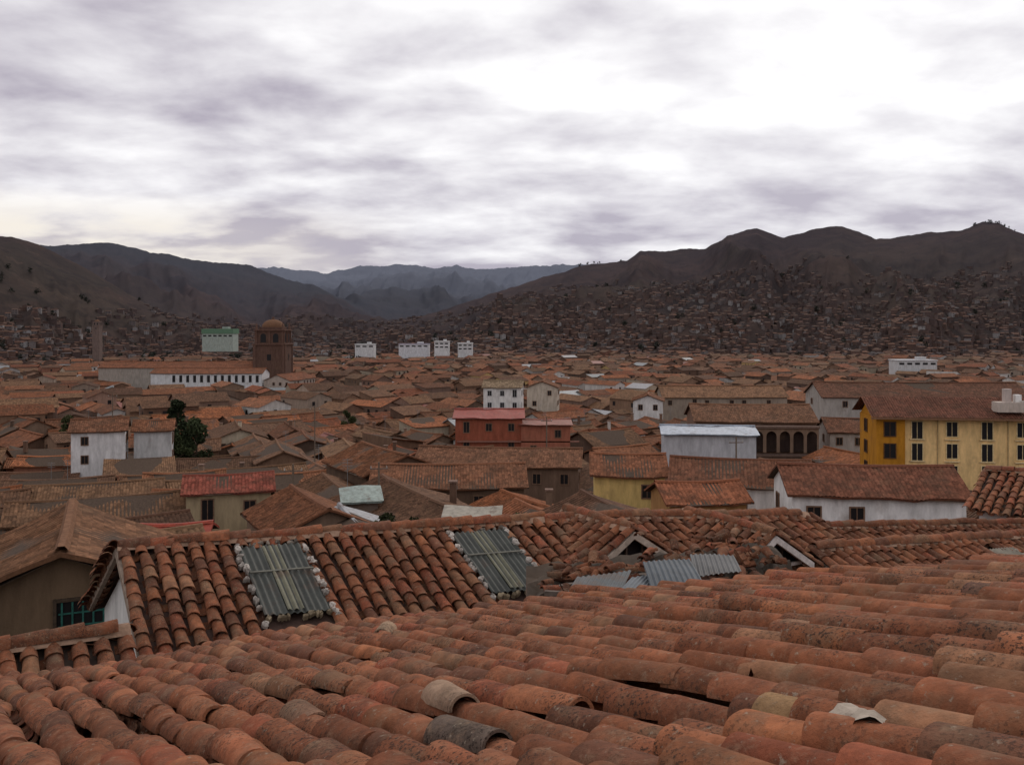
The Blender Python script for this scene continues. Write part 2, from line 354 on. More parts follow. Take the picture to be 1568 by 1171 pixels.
def gablet(mb,mt,P,w=1.05,back=2.1,frame=(.45,.37,.30)):
    bd=unit(V(-.62,1,0)); sd=unit(V(1,.62,0))
    for s in (-1,1):
        dn=unit(sd*s+V(0,0,-.62))
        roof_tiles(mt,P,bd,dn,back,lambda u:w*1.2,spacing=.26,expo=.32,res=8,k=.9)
        mb.poly([P-V(0,0,.06),P+bd*back-V(0,0,.06),P+bd*back+dn*w*1.2-V(0,0,.06),P+dn*w*1.2-V(0,0,.06)],TRIM,(.1,.07,.05))
        c=P+dn*w*.62-V(0,0,.09)-bd*.05; mb.box(c,dn*(w*.62),bd*.04,V(0,0,.07),TRIM,frame)
    ridge_tiles(mt,P-bd*.05+V(0,0,.03),P+bd*back+V(0,0,.03),.12,.9)
    q=P+bd*.22; hw=w*.95
    mb.poly([q-V(0,0,.12),q+sd*hw-V(0,0,.12+.59*w),q-sd*hw-V(0,0,.12+.59*w)],GLASS,(0,0,0))
    for x in (-.4,0.,.4): mb.box(q+sd*x*w-bd*.05-V(0,0,.42),sd*.02,bd*.02,V(0,0,.2 if x else .3),TRIM,(.10,.07,.055))
    mb.box(q-bd*.05-V(0,0,.14+.56*w),sd*hw,bd*.03,V(0,0,.035),TRIM,frame)
def vent_house():
    root=empty('tiled_house_with_vent_gables')
    B=V(1.75,18.7,-4.03);E=V(7.0,21.1,-4.50); e=unit(E-B);L=np.linalg.norm(E-B)
    mt=MB();mb=MB()
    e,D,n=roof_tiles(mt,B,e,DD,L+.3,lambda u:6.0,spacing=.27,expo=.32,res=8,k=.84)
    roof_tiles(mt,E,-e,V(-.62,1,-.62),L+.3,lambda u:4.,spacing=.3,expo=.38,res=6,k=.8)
    ridge_tiles(mt,B+V(0,0,.05),E+V(0,0,.05),.14,.9)
    gablet(mb,mt,V(2.30,17.05,-3.90),1.0,2.2)
    gablet(mb,mt,V(5.25,17.8,-4.16),1.05,2.6,(.62,.56,.52))
    mb.poly([B-n*.07,E-n*.07,E-n*.07+D*6,B-n*.07+D*6],TRIM,(.07,.05,.04))
    k=E-e*.1-V(0,0,.2); db=unit(V(-.62,1,-.62)); fp=k+D*5.8;bp=k+db*3.7
    mb.poly([k,fp,fp*V(1,1,0)+V(0,0,-12),bp*V(1,1,0)+V(0,0,-12),bp],WALL,(.5,.45,.38))
    mt.obj('roof_tiles',root,True); mb.obj('walls_and_vents',root)
vent_house()

def simple_tiled_house(name,O,E,D,S_,k=.9,wall=(.5,.45,.38),holes=(),spacing=.27,zb=-12,res=8,backs=3.5):
    root=empty(name); mt=MB();mb=MB(); O=V(*O);E=V(*E); e=unit(E-O);L=np.linalg.norm(E-O)
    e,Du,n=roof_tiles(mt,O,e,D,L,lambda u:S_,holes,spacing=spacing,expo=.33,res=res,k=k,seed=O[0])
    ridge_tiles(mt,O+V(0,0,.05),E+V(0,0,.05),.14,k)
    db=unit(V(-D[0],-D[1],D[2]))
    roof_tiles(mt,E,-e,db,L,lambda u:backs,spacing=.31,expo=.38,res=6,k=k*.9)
    mb.poly([O-n*.07,E-n*.07,E-n*.07+Du*S_,O-n*.07+Du*S_],TRIM,(.07,.05,.04))
    mb.poly([O-V(0,0,.08),E-V(0,0,.08),E-V(0,0,.08)+db*backs,O-V(0,0,.08)+db*backs],TRIM,(.07,.05,.04))
    for q,sg in ((O,1),(E,-1)):
        g=q+e*sg*.25-V(0,0,.2); f_=g+Du*(S_-.4); bk=g+db*(backs-.4)
        mb.poly([g,f_,f_*V(1,1,0)+V(0,0,zb),bk*V(1,1,0)+V(0,0,zb),bk],WALL,wall)
    f0=O+e*.25+Du*(S_-.4)-V(0,0,.15); f1=E-e*.25+Du*(S_-.4)-V(0,0,.15)
    mb.poly([f0,f1,f1*V(1,1,0)+V(0,0,zb),f0*V(1,1,0)+V(0,0,zb)],WALL,wall)
    for h in holes:
        o=O+e*(h[0]-.02)+Du*(h[2])+n*.10
        corr(mb,o,e,Du,h[1]-h[0]+.04,h[3]-h[2]+.1,.1,.02,(.27,.24,.19))
        lumps(mb,O+e*h[0]+Du*h[2]+n*.1,O+e*h[0]+Du*h[3]+n*.1,8,.06,n,(.42,.36,.3)); lumps(mb,O+e*h[1]+Du*h[2]+n*.1,O+e*h[1]+Du*h[3]+n*.1,8,.06,n,(.42,.36,.3))
    mt.obj('roof_tiles',root,True); mb.obj('walls',root); return root
simple_tiled_house('tiled_house',(6.4,18.9,-4.75),(15.5,23.4,-5.40),DD,6.5,.92,holes=((1.9,2.8,1.0,2.3),(4.9,5.8,.5,1.8)))
simple_tiled_house('tiled_house',(8.4,24.5,-5.55),(18.5,29.2,-6.45),DD,5.0,.70,spacing=.30)
simple_tiled_house('low_tiled_annex',(-9.6,9.2,-3.98),(-5.15,11.95,-4.10),DD,3.4,.85,wall=(.45,.38,.3),backs=1.0)
simple_tiled_house('white_corner_house',(17.1,32.0,-5.15),(23.1,26.6,-5.10),V(-.9,-1,-.62),2.5,1.1,wall=(.80,.78,.76),spacing=.3,zb=-16,backs=3.0)

def ruin():
    root=empty('ruined_shed'); mb=MB();mt=MB()
    a=unit(V(1,.35,.03)); 
    sheets=[(.50,10.3,-3.48,.8,1.5,(.085,.095,.10),(.25,.9,.09)),(1.10,10.5,-3.36,.8,1.1,(.125,.14,.155),(.5,1,.11)),(1.70,10.8,-3.30,.7,.9,(.075,.088,.10),(.0,1,.14)),(2.35,11.5,-3.28,.7,.7,(.10,.10,.10),(.1,1,.10)),(1.15,10.15,-3.44,.5,.28,(.48,.50,.52),(.8,1,.03)),(1.85,10.65,-3.27,.45,.25,(.40,.42,.45),(.9,.8,.1))]
    for x,y,z,la,ld,c,d in sheets: corr(mb,V(x,y,z)+rng.normal(0,.02,3),a+V(0,0,rng.normal(0,.07)),V(*d),la,ld,.075,.010,c,warp=.06)
    T,F=tile_tpl(7,3,.32,.07,.088,.018); m=420
    for i in range(m):
        x=rng.uniform(.35,3.75); y=10.9+.35*x+rng.normal(0,.8); z=-3.56+.11*(y-11.3)+abs(rng.normal(0,.07))
        th=rng.uniform(-.8,.8)+.9; d=unit(V(math.cos(th),math.sin(th),rng.normal(0,.15))); a2=unit(np.cross(d,V(rng.normal(0,.25),rng.normal(0,.25),1))); n=np.cross(a2,d)
        n=n if n[2]>0 else -n
        Vv=(V(x,y,z)+(T[:,0:1]*a2+T[:,1:2]*d+T[:,2:3]*n*rng.choice([1,1,1,-1]))*rng.uniform(.45,1.0))[None]; mt.many(Vv,F,TILE,tcols(1,rng.uniform(.3,.9)))
    G=[]
    for t in np.linspace(0,1,26): G.append([V(.2+3.9*t,10.0+.35*(.2+3.9*t)+2.6*s,-3.70+.28*s+.05*rng.normal()) for s in np.linspace(0,1,12)])
    G=np.array(G); mb.grid(G,WALL,(.075,.058,.045))
    for edge in (G[:,0],G[:,-1],G[0],G[-1]): mb.grid(np.stack([edge,edge*V(1,1,0)+V(0,0,-11)]),WALL,(.20,.14,.11))
    for i in range(9):
        p=V(rng.uniform(.5,3.5),rng.uniform(11,12.6),-3.42); mb.box(p,unit(V(rng.normal(1,.5),rng.normal(.4,.4),.05))*rng.uniform(.3,.6),V(0,.03,0),V(0,0,.03),TRIM,(.15,.12,.10))
    mb.obj('metal_sheets_and_rubble',root); mt.obj('broken_tiles',root,True)
ruin()

# ---------------------------------------------------------------- generic houses
def window(mb,c,rt,out,w,h,fc=(.2,.12,.08),mull=True):
    up=V(0,0,1); mb.poly([c-rt*w/2-up*h/2+out*.02,c+rt*w/2-up*h/2+out*.02,c+rt*w/2+up*h/2+out*.02,c-rt*w/2+up*h/2+out*.02],GLASS,(0,0,0))
    t=.05
    for s in (-1,1):
        mb.box(c+rt*s*(w/2+t)+out*.05,rt*t,out*.05,up*(h/2+.1),TRIM,fc); mb.box(c+up*s*(h/2+t)+out*.046,rt*w/2,out*.046,up*t,TRIM,fc)
    if mull: mb.box(c+out*.035,rt*.03,out*.015,up*h/2,TRIM,fc)
WARM=np.array((1.04,.98,.84))
def house(mb,cx,cy,zg,L,W,Hh,ang,pitch=.42,wall=(.3,.2,.14),roof=(.26,.10,.06),det=1,shed=False,rmat=ROOF,wins=True,wdrop=4.,o=.45,win_c=(.2,.12,.08),storeys=1,sag=.12):
    ex=V(math.cos(ang),math.sin(ang),0);ey=V(-math.sin(ang),math.cos(ang),0);up=V(0,0,1);C=V(cx,cy,zg)
    if rmat==ROOF: roof=np.array(roof)*WARM
    zt=Hh; hr=pitch*W/2*(2 if shed else 1)
    P=lambda u,v,z:C+ex*u+ey*v+up*z
    l,w=L/2,W/2
    if shed:
        mb.poly([P(-l,-w,-wdrop),P(l,-w,-wdrop),P(l,-w,zt),P(-l,-w,zt)],WALL,wall); mb.poly([P(-l,w,-wdrop),P(l,w,-wdrop),P(l,w,zt+hr),P(-l,w,zt+hr)],WALL,wall)
        for s in (-1,1): mb.poly([P(s*l,-w,-wdrop),P(s*l,w,-wdrop),P(s*l,w,zt+hr),P(s*l,-w,zt)],WALL,wall)
        sides=[(-1,w,zt+hr,2*w+o)]
    else:
        for s in (-1,1):
            mb.poly([P(-l,s*w,-wdrop),P(l,s*w,-wdrop),P(l,s*w,zt),P(-l,s*w,zt)],WALL,wall)
            mb.poly([P(s*l,-w,-wdrop),P(s*l,w,-wdrop),P(s*l,w,zt),P(s*l,0,zt+hr),P(s*l,-w,zt)],WALL,wall)
        sides=[(-1,0,zt+hr,w+o),(1,0,zt+hr,w+o)]
    r0=random.uniform(0,50)
    for sg,v0,z0,run in sides:
        f=math.sqrt(1+pitch*pitch)
        if det>=2: nu=max(4,int((L+2*o)/.30*5)); nv=7
        elif det==1: nu=9;nv=4
        else: nu=2;nv=2
        u=np.linspace(-l-o,l+o,nu);v=np.linspace(0,run,nv);UU,VV=np.meshgrid(u,v,indexing='ij')
        zz=z0-pitch*VV+.1
        if det>=1: zz=zz-sag*np.sin((UU+l)/(2*l)*math.pi)*(1-.4*VV/run)+(vn(UU*.5+r0,VV*.6+r0,5)-.5)*.2
        if det>=2 and rmat==ROOF: zz=zz+.075*np.abs(np.sin((UU+r0)*math.pi/.30))+.03*((VV/.42)%1)
        VE=VV+(vn(UU*2.1+r0,VV*0+3,8)-.5)*.25*(VV/run)**8 if det>=1 else VV
        PP=C+UU[...,None]*ex+(v0+sg*VE)[...,None]*ey+zz[...,None]*up
        mb.grid(PP,rmat,roof,np.stack([UU+r0,VV*f],-1))
        if det>=1:
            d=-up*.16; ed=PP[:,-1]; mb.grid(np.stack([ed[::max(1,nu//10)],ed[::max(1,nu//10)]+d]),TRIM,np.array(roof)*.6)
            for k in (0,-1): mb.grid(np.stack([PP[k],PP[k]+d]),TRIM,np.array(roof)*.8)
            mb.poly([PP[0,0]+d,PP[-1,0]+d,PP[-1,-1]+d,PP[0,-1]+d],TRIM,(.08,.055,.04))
    if det>=1 and not shed:
        us=np.linspace(-l-o,l+o,9); zc=zt+hr+.2-sag*np.sin((us+l)/(2*l)*math.pi)
        G=np.array([[P(a_,vv,z+dz) for vv,dz in ((-.22,-.1),(-.1,.06),(.1,.06),(.22,-.1))] for a_,z in zip(us,zc)])
        mb.grid(G,rmat if rmat!=ROOF else TRIM,np.array(roof)*random.uniform(.8,1.3))
    if wins:
        fr=[(-ey,ex,w,l),(ey,ex,w,l),(ex,ey,l,w),(-ex,ey,l,w)]
        for out,rt,dist,half in fr:
            if det==0 and np.dot(out,-C/np.linalg.norm(C))<.15 : continue
            k=int(half*2/3.0)
            for st in range(storeys):
                for i in range(k):
                    if random.random()<.35: continue
                    uu=(i+.5)/k*2*half-half; zc=Hh-1.5-st*2.8
                    if zc<-1: continue
                    c=C+out*dist+rt*uu+up*zc
                    if det>=1: window(mb,c,rt,out,.9,1.15 if random.random()<.8 else 1.7,win_c)
                    else: mb.poly([c+out*.05-rt*.5-up*.6,c+out*.05+rt*.5-up*.6,c+out*.05+rt*.5+up*.6,c+out*.05-rt*.5+up*.6],GLASS,(0,0,0))
WALLS=[(.21,.125,.082),(.16,.095,.066),(.20,.135,.095),(.62,.59,.55),(.42,.35,.26),(.48,.34,.15),(.27,.165,.11),(.13,.085,.062),(.28,.125,.08)]
WW=[.23,.20,.14,.065,.065,.03,.1,.13,.04]
ROOFS=[(.205,.085,.050),(.165,.074,.046),(.225,.100,.060),(.20,.070,.040),(.145,.080,.054),(.19,.108,.070),(.26,.100,.052),(.110,.060,.044),(.165,.096,.062),(.13,.075,.054)]
def rc(l,w=None,a=.72,b_=1.2):
    c=random.choices(l,w)[0]; k=random.uniform(a,b_); return tuple(x*k for x in c)
A0=math.atan2(.62,1)
RES=[]
def res(x,y,r): RES.append((x,y,r))
def ok(x,y,r): return all((x-a)**2+(y-b)**2>(r+c)**2 for a,b,c in RES)
def hero(name,x,y,ztop,L,W,ang,Hh=7,**k):
    pitch=k.pop('pitch',.40); shed=k.get('shed',False)
    hr=pitch*W/2*(2 if shed else 1)+.1; mb=MB(); k.setdefault('det',2)
    house(mb,x,y,ztop-hr-Hh,L,W,Hh,ang,pitch,wdrop=10,**k); res(x,y,max(L,W)*.45); return mb,name
def fin(t): return t[0].obj(t[1])

def hotel():
    mb=MB(); ang=-.12; ex=V(math.cos(ang),math.sin(ang),0);ey=V(-math.sin(ang),math.cos(ang),0);up=V(0,0,1)
    z0=-28;zt=-11.3
    C=V(45.2,110.5,0); Lm=3.4; Ly=26; dp=7.0
    must=(.46,.200,.022); cream=(.80,.545,.25)
    def blk(u0,u1,v0,v1,za,zb,col):
        c=C+ex*(u0+u1)/2+ey*(v0+v1)/2+up*(za+zb)/2; mb.box(c,ex*(u1-u0)/2,ey*(v1-v0)/2,up*(zb-za)/2,WALL,col)
    blk(0,Lm,-.6,dp,z0,zt,must); blk(Lm+.003,Lm+Ly,0,dp,z0,zt,cream)
    for st in range(4):
        zc=zt-1.35-st*2.7
        window(mb,C+ex*1.6-ey*.6+up*zc,ex,-ey,1.3,1.7,(.12,.06,.03))
        window(mb,C+ey*4+up*zc,ey,-ex,1.2,1.5,(.12,.06,.03))
        for i in range(6):
            window(mb,C+ex*(Lm+1.6+i*4.1)+up*(zc-(0 if i%2 else .15)),ex,-ey,1.25,1.75 if i%2 else 2.1,(.74,.58,.32))
            mb.box(C+ex*(Lm+1.6+i*4.1)-ey*.12+up*(zc-1.28),ex*.9,ey*.12,up*.05,TRIM,(.7,.55,.32))
    for u_ in (4.0,12.2,20.4): mb.cyl(C+ex*(Lm+u_)-ey*.09+up*z0,C+ex*(Lm+u_)-ey*.09+up*(zt-.05),.06,.06,TRIM,(.45,.33,.17),6)
    hd=dp/2
    for v0,v1,za,zb in ((-1.4,hd,zt+.15,zt+2.3),(hd,dp+1,zt+2.3,zt+.15)):
        nu=300;u=np.linspace(-.8,Lm+Ly+.8,nu);v=np.linspace(0,1,6);UU,VV=np.meshgrid(u,v,indexing='ij')
        zz=za+(zb-za)*VV+.06*np.abs(np.sin(UU*math.pi/.3)); PP=C+UU[...,None]*ex+(v0+(v1-v0)*VV)[...,None]*ey+zz[...,None]*up
        mb.grid(PP,ROOF,(.155,.064,.041),np.stack([UU,VV*8],-1))
    mb.box(C+ex*(Lm+Ly)/2-ey*1.35+up*(zt+.02),ex*((Lm+Ly)/2+.8),ey*.06,up*.12,TRIM,(.22,.12,.07))
    for u in (.1,Lm+Ly-.1): mb.poly([C+ex*u-ey*.6+up*zt,C+ex*u+ey*dp+up*zt,C+ex*u+ey*hd+up*(zt+2.1)],WALL,must)
    o=C+ex*15.6-ey*.2+up*(zt+1.5); mb.box(o,ex*1.6,ey*.9,up*.6,WALL,(.52,.44,.38)); mb.box(o-ex*.2+up*1.3,ex*.4,ey*.4,up*.9,WALL,(.50,.42,.38)); mb.box(o+ex*1.0+up*1.0,ex*.35,ey*.4,up*.5,WALL,(.8,.78,.75))
    for i in range(9): mb.cyl(o-ey*.8+ex*(1.2+i*.4)-up*.2,o-ey*.8+ex*(1.2+i*.4)+up*.7,.08,.08,TRIM,(.55,.5,.45),6)
    mb.box(o-ey*.8+ex*2.8+up*.75,ex*1.8,ey*.1,up*.07,TRIM,(.6,.55,.5))
    mb.obj('yellow_hotel'); res(58,112,13); res(47,113,6); res(52,104,3)
hotel()
fin(hero('white_adobe_house',20.5,80,-11.9,11.5,8,-.22,wall=(.68,.64,.62),roof=(.155,.068,.045)))
fin(hero('white_adobe_house',27.0,68,-10.6,12.2,7,-.10,wall=(.74,.72,.70),roof=(.16,.066,.045),pitch=.45))
fin(hero('white_walled_shed',34.0,84,-14.2,8,4,-.08,wall=(.74,.74,.74),roof=(.46,.46,.48),rmat=METAL,pitch=.1,sag=0,wins=False,Hh=5))
fin(hero('metal_roofed_shed',26.8,122,-13.6,12.0,8,-.12,Hh=5,wall=(.46,.46,.48),roof=(.32,.36,.42),rmat=METAL,pitch=.16,sag=.0,wins=False))
def arcade():
    mb,_=hero('x',39.5,148,-12.9,19,11,-.06,wall=(.20,.12,.085),roof=(.165,.088,.06),wins=False,pitch=.4)
    ex=V(math.cos(-.06),math.sin(-.06),0);ey=V(-ex[1],ex[0],0);up=V(0,0,1); o=V(39.5,148,0)-ey*7.0
    for lev,(zb,nn) in enumerate(((-24.5,9),(-20.0,9))):
        w=19/nn
        for i in range(nn):
            c=o+ex*(-9.5+w*(i+.5)); r=w*.38
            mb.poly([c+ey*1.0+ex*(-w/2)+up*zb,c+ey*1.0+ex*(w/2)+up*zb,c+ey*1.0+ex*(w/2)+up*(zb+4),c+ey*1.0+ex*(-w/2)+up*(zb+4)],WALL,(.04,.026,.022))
            t=np.linspace(0,math.pi,9); arc=[c+ex*(math.cos(x)*r)+up*(zb+2.6+math.sin(x)*r) for x in t]; top=[c+ex*(-w/2+w*(1-k/8))+up*(zb+3.9) for k in range(9)]
            mb.grid(np.stack([np.array(arc),np.array(top)]),WALL,(.21,.14,.10))
            for s in (-1,1): mb.poly([c+ex*s*r+up*zb,c+ex*s*w/2+up*zb,c+ex*s*w/2+up*(zb+3.9),c+ex*s*r+up*(zb+2.6)],WALL,(.21,.14,.10))
        mb.box(o+up*(zb+4.05)+ey*.4,ex*9.6,ey*.7,up*.16,TRIM,(.15,.10,.08))
    mb.obj('arcaded_colonial_building'); res(35,140,5); res(43,139,5)
arcade()
def redb():
    mb,_=hero('x',-3.8,150,-13.9,11,9,.0,Hh=6,wall=(.28,.085,.05),roof=(.26,.052,.036),rmat=METAL,pitch=.22,sag=0,storeys=2)
    house(mb,5.5,149,-22,8.0,8,6.0,.0,.1,(.32,.115,.072),(.22,.08,.055),1,rmat=METAL,storeys=2,wdrop=8)
    mb.box(V(1,145.2,-18.8),V(10.0,0,0),V(0,.2,0),V(0,0,.1),TRIM,(.25,.12,.09)); mb.obj('red_painted_building'); res(5,149,6)
redb()
fin(hero('yellow_house',11.2,86,-12.3,6.5,7.0,-.08,wall=(.62,.44,.17),roof=(.20,.085,.052),storeys=2,Hh=6))
fin(hero('orange_house',14.6,70,-12.2,6.0,5.2,.12,wall=(.38,.20,.08),roof=(.24,.092,.054),Hh=6))
fin(hero('white_town_house',-64,138,-14.3,7.5,7,.35,wall=(.66,.64,.63),roof=(.17,.08,.052),storeys=2,Hh=6))
fin(hero('white_town_house',-57.2,142,-14.9,5.5,6,.30,wall=(.50,.49,.48),roof=(.19,.085,.052),storeys=2,Hh=6))
def left_adobe():
    root=empty('adobe_house_with_turquoise_window'); ang=math.atan2(1,-.45); ex=V(math.cos(ang),math.sin(ang),0);ey=V(-ex[1],ex[0],0)
    mb=MB(); L=7.5;W=8.2;C=V(-14.2,28,0)+ex*(L/2); zr=-7.0; pitch=.44
    house(mb,C[0],C[1],zr-pitch*W/2-.1-4,L,W,4,ang,pitch,(.15,.10,.062),(.17,.09,.058),2,wins=False,wdrop=6,o=.5); mb.obj('walls_and_roof',root)
    mb=MB(); c=V(-14.2,28,0)+V(0,0,-9.25); out=-ex; rt=ey
    window(mb,c+rt*(-.6),rt,out,1.5,1.15,(.07,.05,.035)); 
    for i in range(5): mb.box(c+rt*(-.6+(-.6+i*.3))+out*.06,rt*.028,out*.02,V(0,0,.55),TRIM,(.03,.11,.09))
    for i in range(2): mb.box(c+rt*(-.6)+out*.055+V(0,0,-.2+.4*i),rt*.7,out*.012,V(0,0,.025),TRIM,(.03,.11,.09))
    mb.obj('turquoise_window',root); res(C[0],C[1],6)
left_adobe()
fin(hero('thatched_adobe_house',-21.5,44,-10.6,11,8,A0,wall=(.16,.105,.07),roof=(.15,.09,.058)))
fin(hero('red_roofed_shed',-22.3,58,-12.9,4.5,3.5,.15,Hh=3,wall=(.2,.13,.09),roof=(.26,.045,.025),rmat=METAL,pitch=.35,wins=False))
fin(hero('red_roofed_house',-25.5,80,-13.3,7,6,.3,Hh=5,wall=(.40,.31,.19),roof=(.21,.062,.048),pitch=.3))
fin(hero('brown_adobe_house',-14.5,100,-13.7,12,9,A0+1.57,wall=(.125,.08,.055),roof=(.18,.082,.05),wins=False))
fin(hero('brown_adobe_house',-6.5,92,-14.2,15,8,.05,wall=(.14,.088,.06),roof=(.19,.088,.056)))
fin(hero('long_adobe_house',-1.5,112,-15.2,20,8,-.12,wall=(.16,.10,.07),roof=(.18,.09,.06)))
fin(hero('cream_adobe_house',-28,83,-15.2,10,7,.1,wall=(.46,.38,.22),roof=(.20,.085,.05)))
fin(hero('tin_roofed_shed',-12.6,74,-13.5,2.6,2.2,.25,Hh=3,wall=(.2,.15,.12),roof=(.27,.32,.29),rmat=METAL,pitch=.3,shed=True,wins=False,sag=0))
fin(hero('tin_roofed_shed',-2.6,58,-11.9,3.0,1.9,-.05,Hh=3,wall=(.25,.2,.15),roof=(.30,.27,.22),rmat=METAL,pitch=.3,shed=True,wins=False,sag=.03))
fin(hero('white_gabled_house',33,215,-16.2,8,7,1.4,wall=(.64,.62,.60),roof=(.18,.085,.055)))
fin(hero('long_tiled_hall',55,235,-15.6,32,12,.02,wall=(.3,.24,.19),roof=(.22,.125,.082),Hh=8,det=1))
fin(hero('long_tiled_hall',86,190,-11.9,42,13,-.05,wall=(.36,.33,.3),roof=(.135,.066,.048),Hh=8,det=1))
fin(hero('white_house',-2,215,-12.9,9,7,-.1,wall=(.66,.64,.61),roof=(.25,.19,.14),storeys=2,Hh=7,det=1,win_c=(.4,.4,.4)))
fin(hero('cream_house',8.5,240,-14.4,9,8,1.45,wall=(.50,.43,.35),roof=(.19,.09,.055),storeys=2,Hh=7,det=1))
fin(hero('dark_tiled_house',62,150,-15.5,18,9,-.12,wall=(.40,.35,.31),roof=(.15,.07,.048)))

def convent():
    mb=MB(); ang=-.02; ex=V(math.cos(ang),math.sin(ang),0);ey=V(-ex[1],ex[0],0)
    house(mb,-131,386,-31,48,11,11,ang,.36,(.62,.62,.62),(.20,.088,.056),1,wins=False,wdrop=8)
    house(mb,-150,420,-31,84,14,12,ang+.06,.36,(.34,.30,.26),(.20,.084,.053),1,wins=False,wdrop=8)
    house(mb,-98,392,-32,26,12,9,ang+1.4,.40,(.4,.33,.28),(.19,.08,.052),1,wdrop=5)
    for i in range(13):
        c=V(-131,386,-31)+ex*(-14+i*3)-ey*5.5+V(0,0,8.6); mb.box(c,ex*.62,ey*.06,V(0,0,1.5),GLASS,(0,0,0)); mb.box(c-V(0,0,1.6),ex*.9,ey*.12,V(0,0,.1),TRIM,(.66,.66,.66))
    mb.obj('white_convent_range'); res(-131,386,24);res(-150,420,33);res(-98,392,14);res(-131,368,6);res(-110,368,6);res(-150,368,6)
convent()
def church(name,x,y,zt,w,zb=-34,col=(.115,.066,.050)):
    mb=MB(); X=V(1,0,0);Y=V(0,1,0);Z=V(0,0,1)
    def b(z0,z1,ww,c=col,dx=0): mb.box(V(x+dx,y,(z0+z1)/2),X*ww/2,Y*ww/2,Z*(z1-z0)/2,WALL,c)
    k=w/15; z1=zt-14*k
    b(zb,z1,w); b(z1,z1+.7*k,w*1.07,np.array(col)*1.2); b(z1+.7*k,z1+6.8*k,w*.9)
    b(z1+6.8*k,z1+7.4*k,w*1.0,np.array(col)*1.2); b(z1+7.4*k,z1+8.6*k,w*.72)
    for dy,ax,ay in ((-Y,X,Y),(X,Y,X),(-X,Y,X)):
        for s in (-1,1):
            c=V(x,y,z1+3.2*k)+dy*(w*.45+.03)+ax*s*w*.2; r=w*.09
            pts=[c-ax*r-Z*2*k,c+ax*r-Z*2*k]+[c+ax*(r*math.cos(t))+Z*(1.0*k+r*math.sin(t)) for t in np.linspace(0,math.pi,8)]
            mb.poly(pts,GLASS,(0,0,0))
        for s in (-1,0,1): mb.box(V(x,y,z1+3.7*k)+dy*(w*.46)+ax*s*w*.42,ax*.35*k,ay*.3*k,Z*3.0*k,WALL,np.array(col)*1.25)
        c=V(x,y,(z1-6*k))+dy*(w/2+.03); mb.poly([c-ax*1*k-Z*1.5*k,c+ax*1*k-Z*1.5*k,c+ax*1*k+Z*1.5*k,c-ax*1*k+Z*1.5*k],GLASS,(0,0,0))
        for s in (-1,1): mb.box(V(x,y,z1-8*k)+dy*(w*.5)+ax*s*w*.46,ax*.5*k,ay*.4*k,Z*7.9*k,WALL,np.array(col)*1.2)
    t=np.linspace(0,math.pi/2,8); ph=np.linspace(0,2*math.pi,21); R=w*.36
    G=np.array([[V(x+R*math.cos(a)*math.cos(q),y+R*math.cos(a)*math.sin(q),z1+8.6*k+R*.7*math.sin(a)) for q in ph] for a in t]); mb.grid(G,WALL,(.16,.085,.05))
    mb.cyl(V(x,y,z1+8.6*k+R*.68),V(x,y,z1+8.6*k+R*.68+1.3*k),.9*k,.5*k,WALL,col,8)
    for sx in (-1,1):
        for sy in (-1,1): mb.cyl(V(x+sx*w*.42,y+sy*w*.42,z1+7.3*k),V(x+sx*w*.42,y+sy*w*.42,z1+10.6*k),.8*k,.12*k,WALL,np.array(col)*1.1,8)
    mb.obj(name); res(x,y,w*.7)
church('stone_church_tower',-113,420,5.0,14.5)
church('stone_church_tower',-327,700,6,5.5,-38,(.17,.125,.11))
def block(name,x,y,zt,w,d,h,col,roofc,floors=3,bays=5,ang=0.,rh=.25):
    mb=MB(); ex=V(math.cos(ang),math.sin(ang),0);ey=V(-ex[1],ex[0],0);Z=V(0,0,1);c=V(x,y,zt-h/2)
    mb.box(c,ex*w/2,ey*d/2,Z*h/2,WALL,col); mb.box(V(x,y,zt+rh),ex*(w/2+.4),ey*(d/2+.4),Z*rh,TRIM,roofc)
    mb.box(V(x,y,zt+2*rh+.8)+ex*w*.2,ex*w*.1,ey*d*.2,Z*.8,WALL,np.array(col)*.9)
    for f in range(floors):
        z=zt-1.7-f*3.1
        for i in range(bays):
            u=(i+.5)/bays*w-w/2; p=V(x,y,z)+ex*u-ey*(d/2+.04); hw=w/bays*.32
            mb.poly([p-ex*hw-Z*.6,p+ex*hw-Z*.6,p+ex*hw+Z*.6,p-ex*hw+Z*.6],GLASS,(0,0,0))
    mb.obj(name); res(x,y,max(w,d)*.55)
block('green_roofed_hall',-230,700,-5.5,24,14,14,(.34,.39,.35),(.12,.21,.14),1,6,rh=1.9)
block('white_office_block',-132,800,-16,17,12,16,(.60,.60,.60),(.5,.5,.5),1,3)
block('white_office_block',-89,810,-16,27,14,16,(.62,.62,.64),(.30,.28,.34),1,5)
block('white_office_block',-63,800,-13.5,13,12,18,(.62,.62,.62),(.6,.6,.6),2,3)
block('white_office_block',-42,800,-15,13,12,18,(.58,.58,.58),(.6,.6,.6),2,3)
block('white_flat_roofed_house',228,505,-19.2,22,12,10,(.55,.55,.55),(.55,.55,.56),1,5)

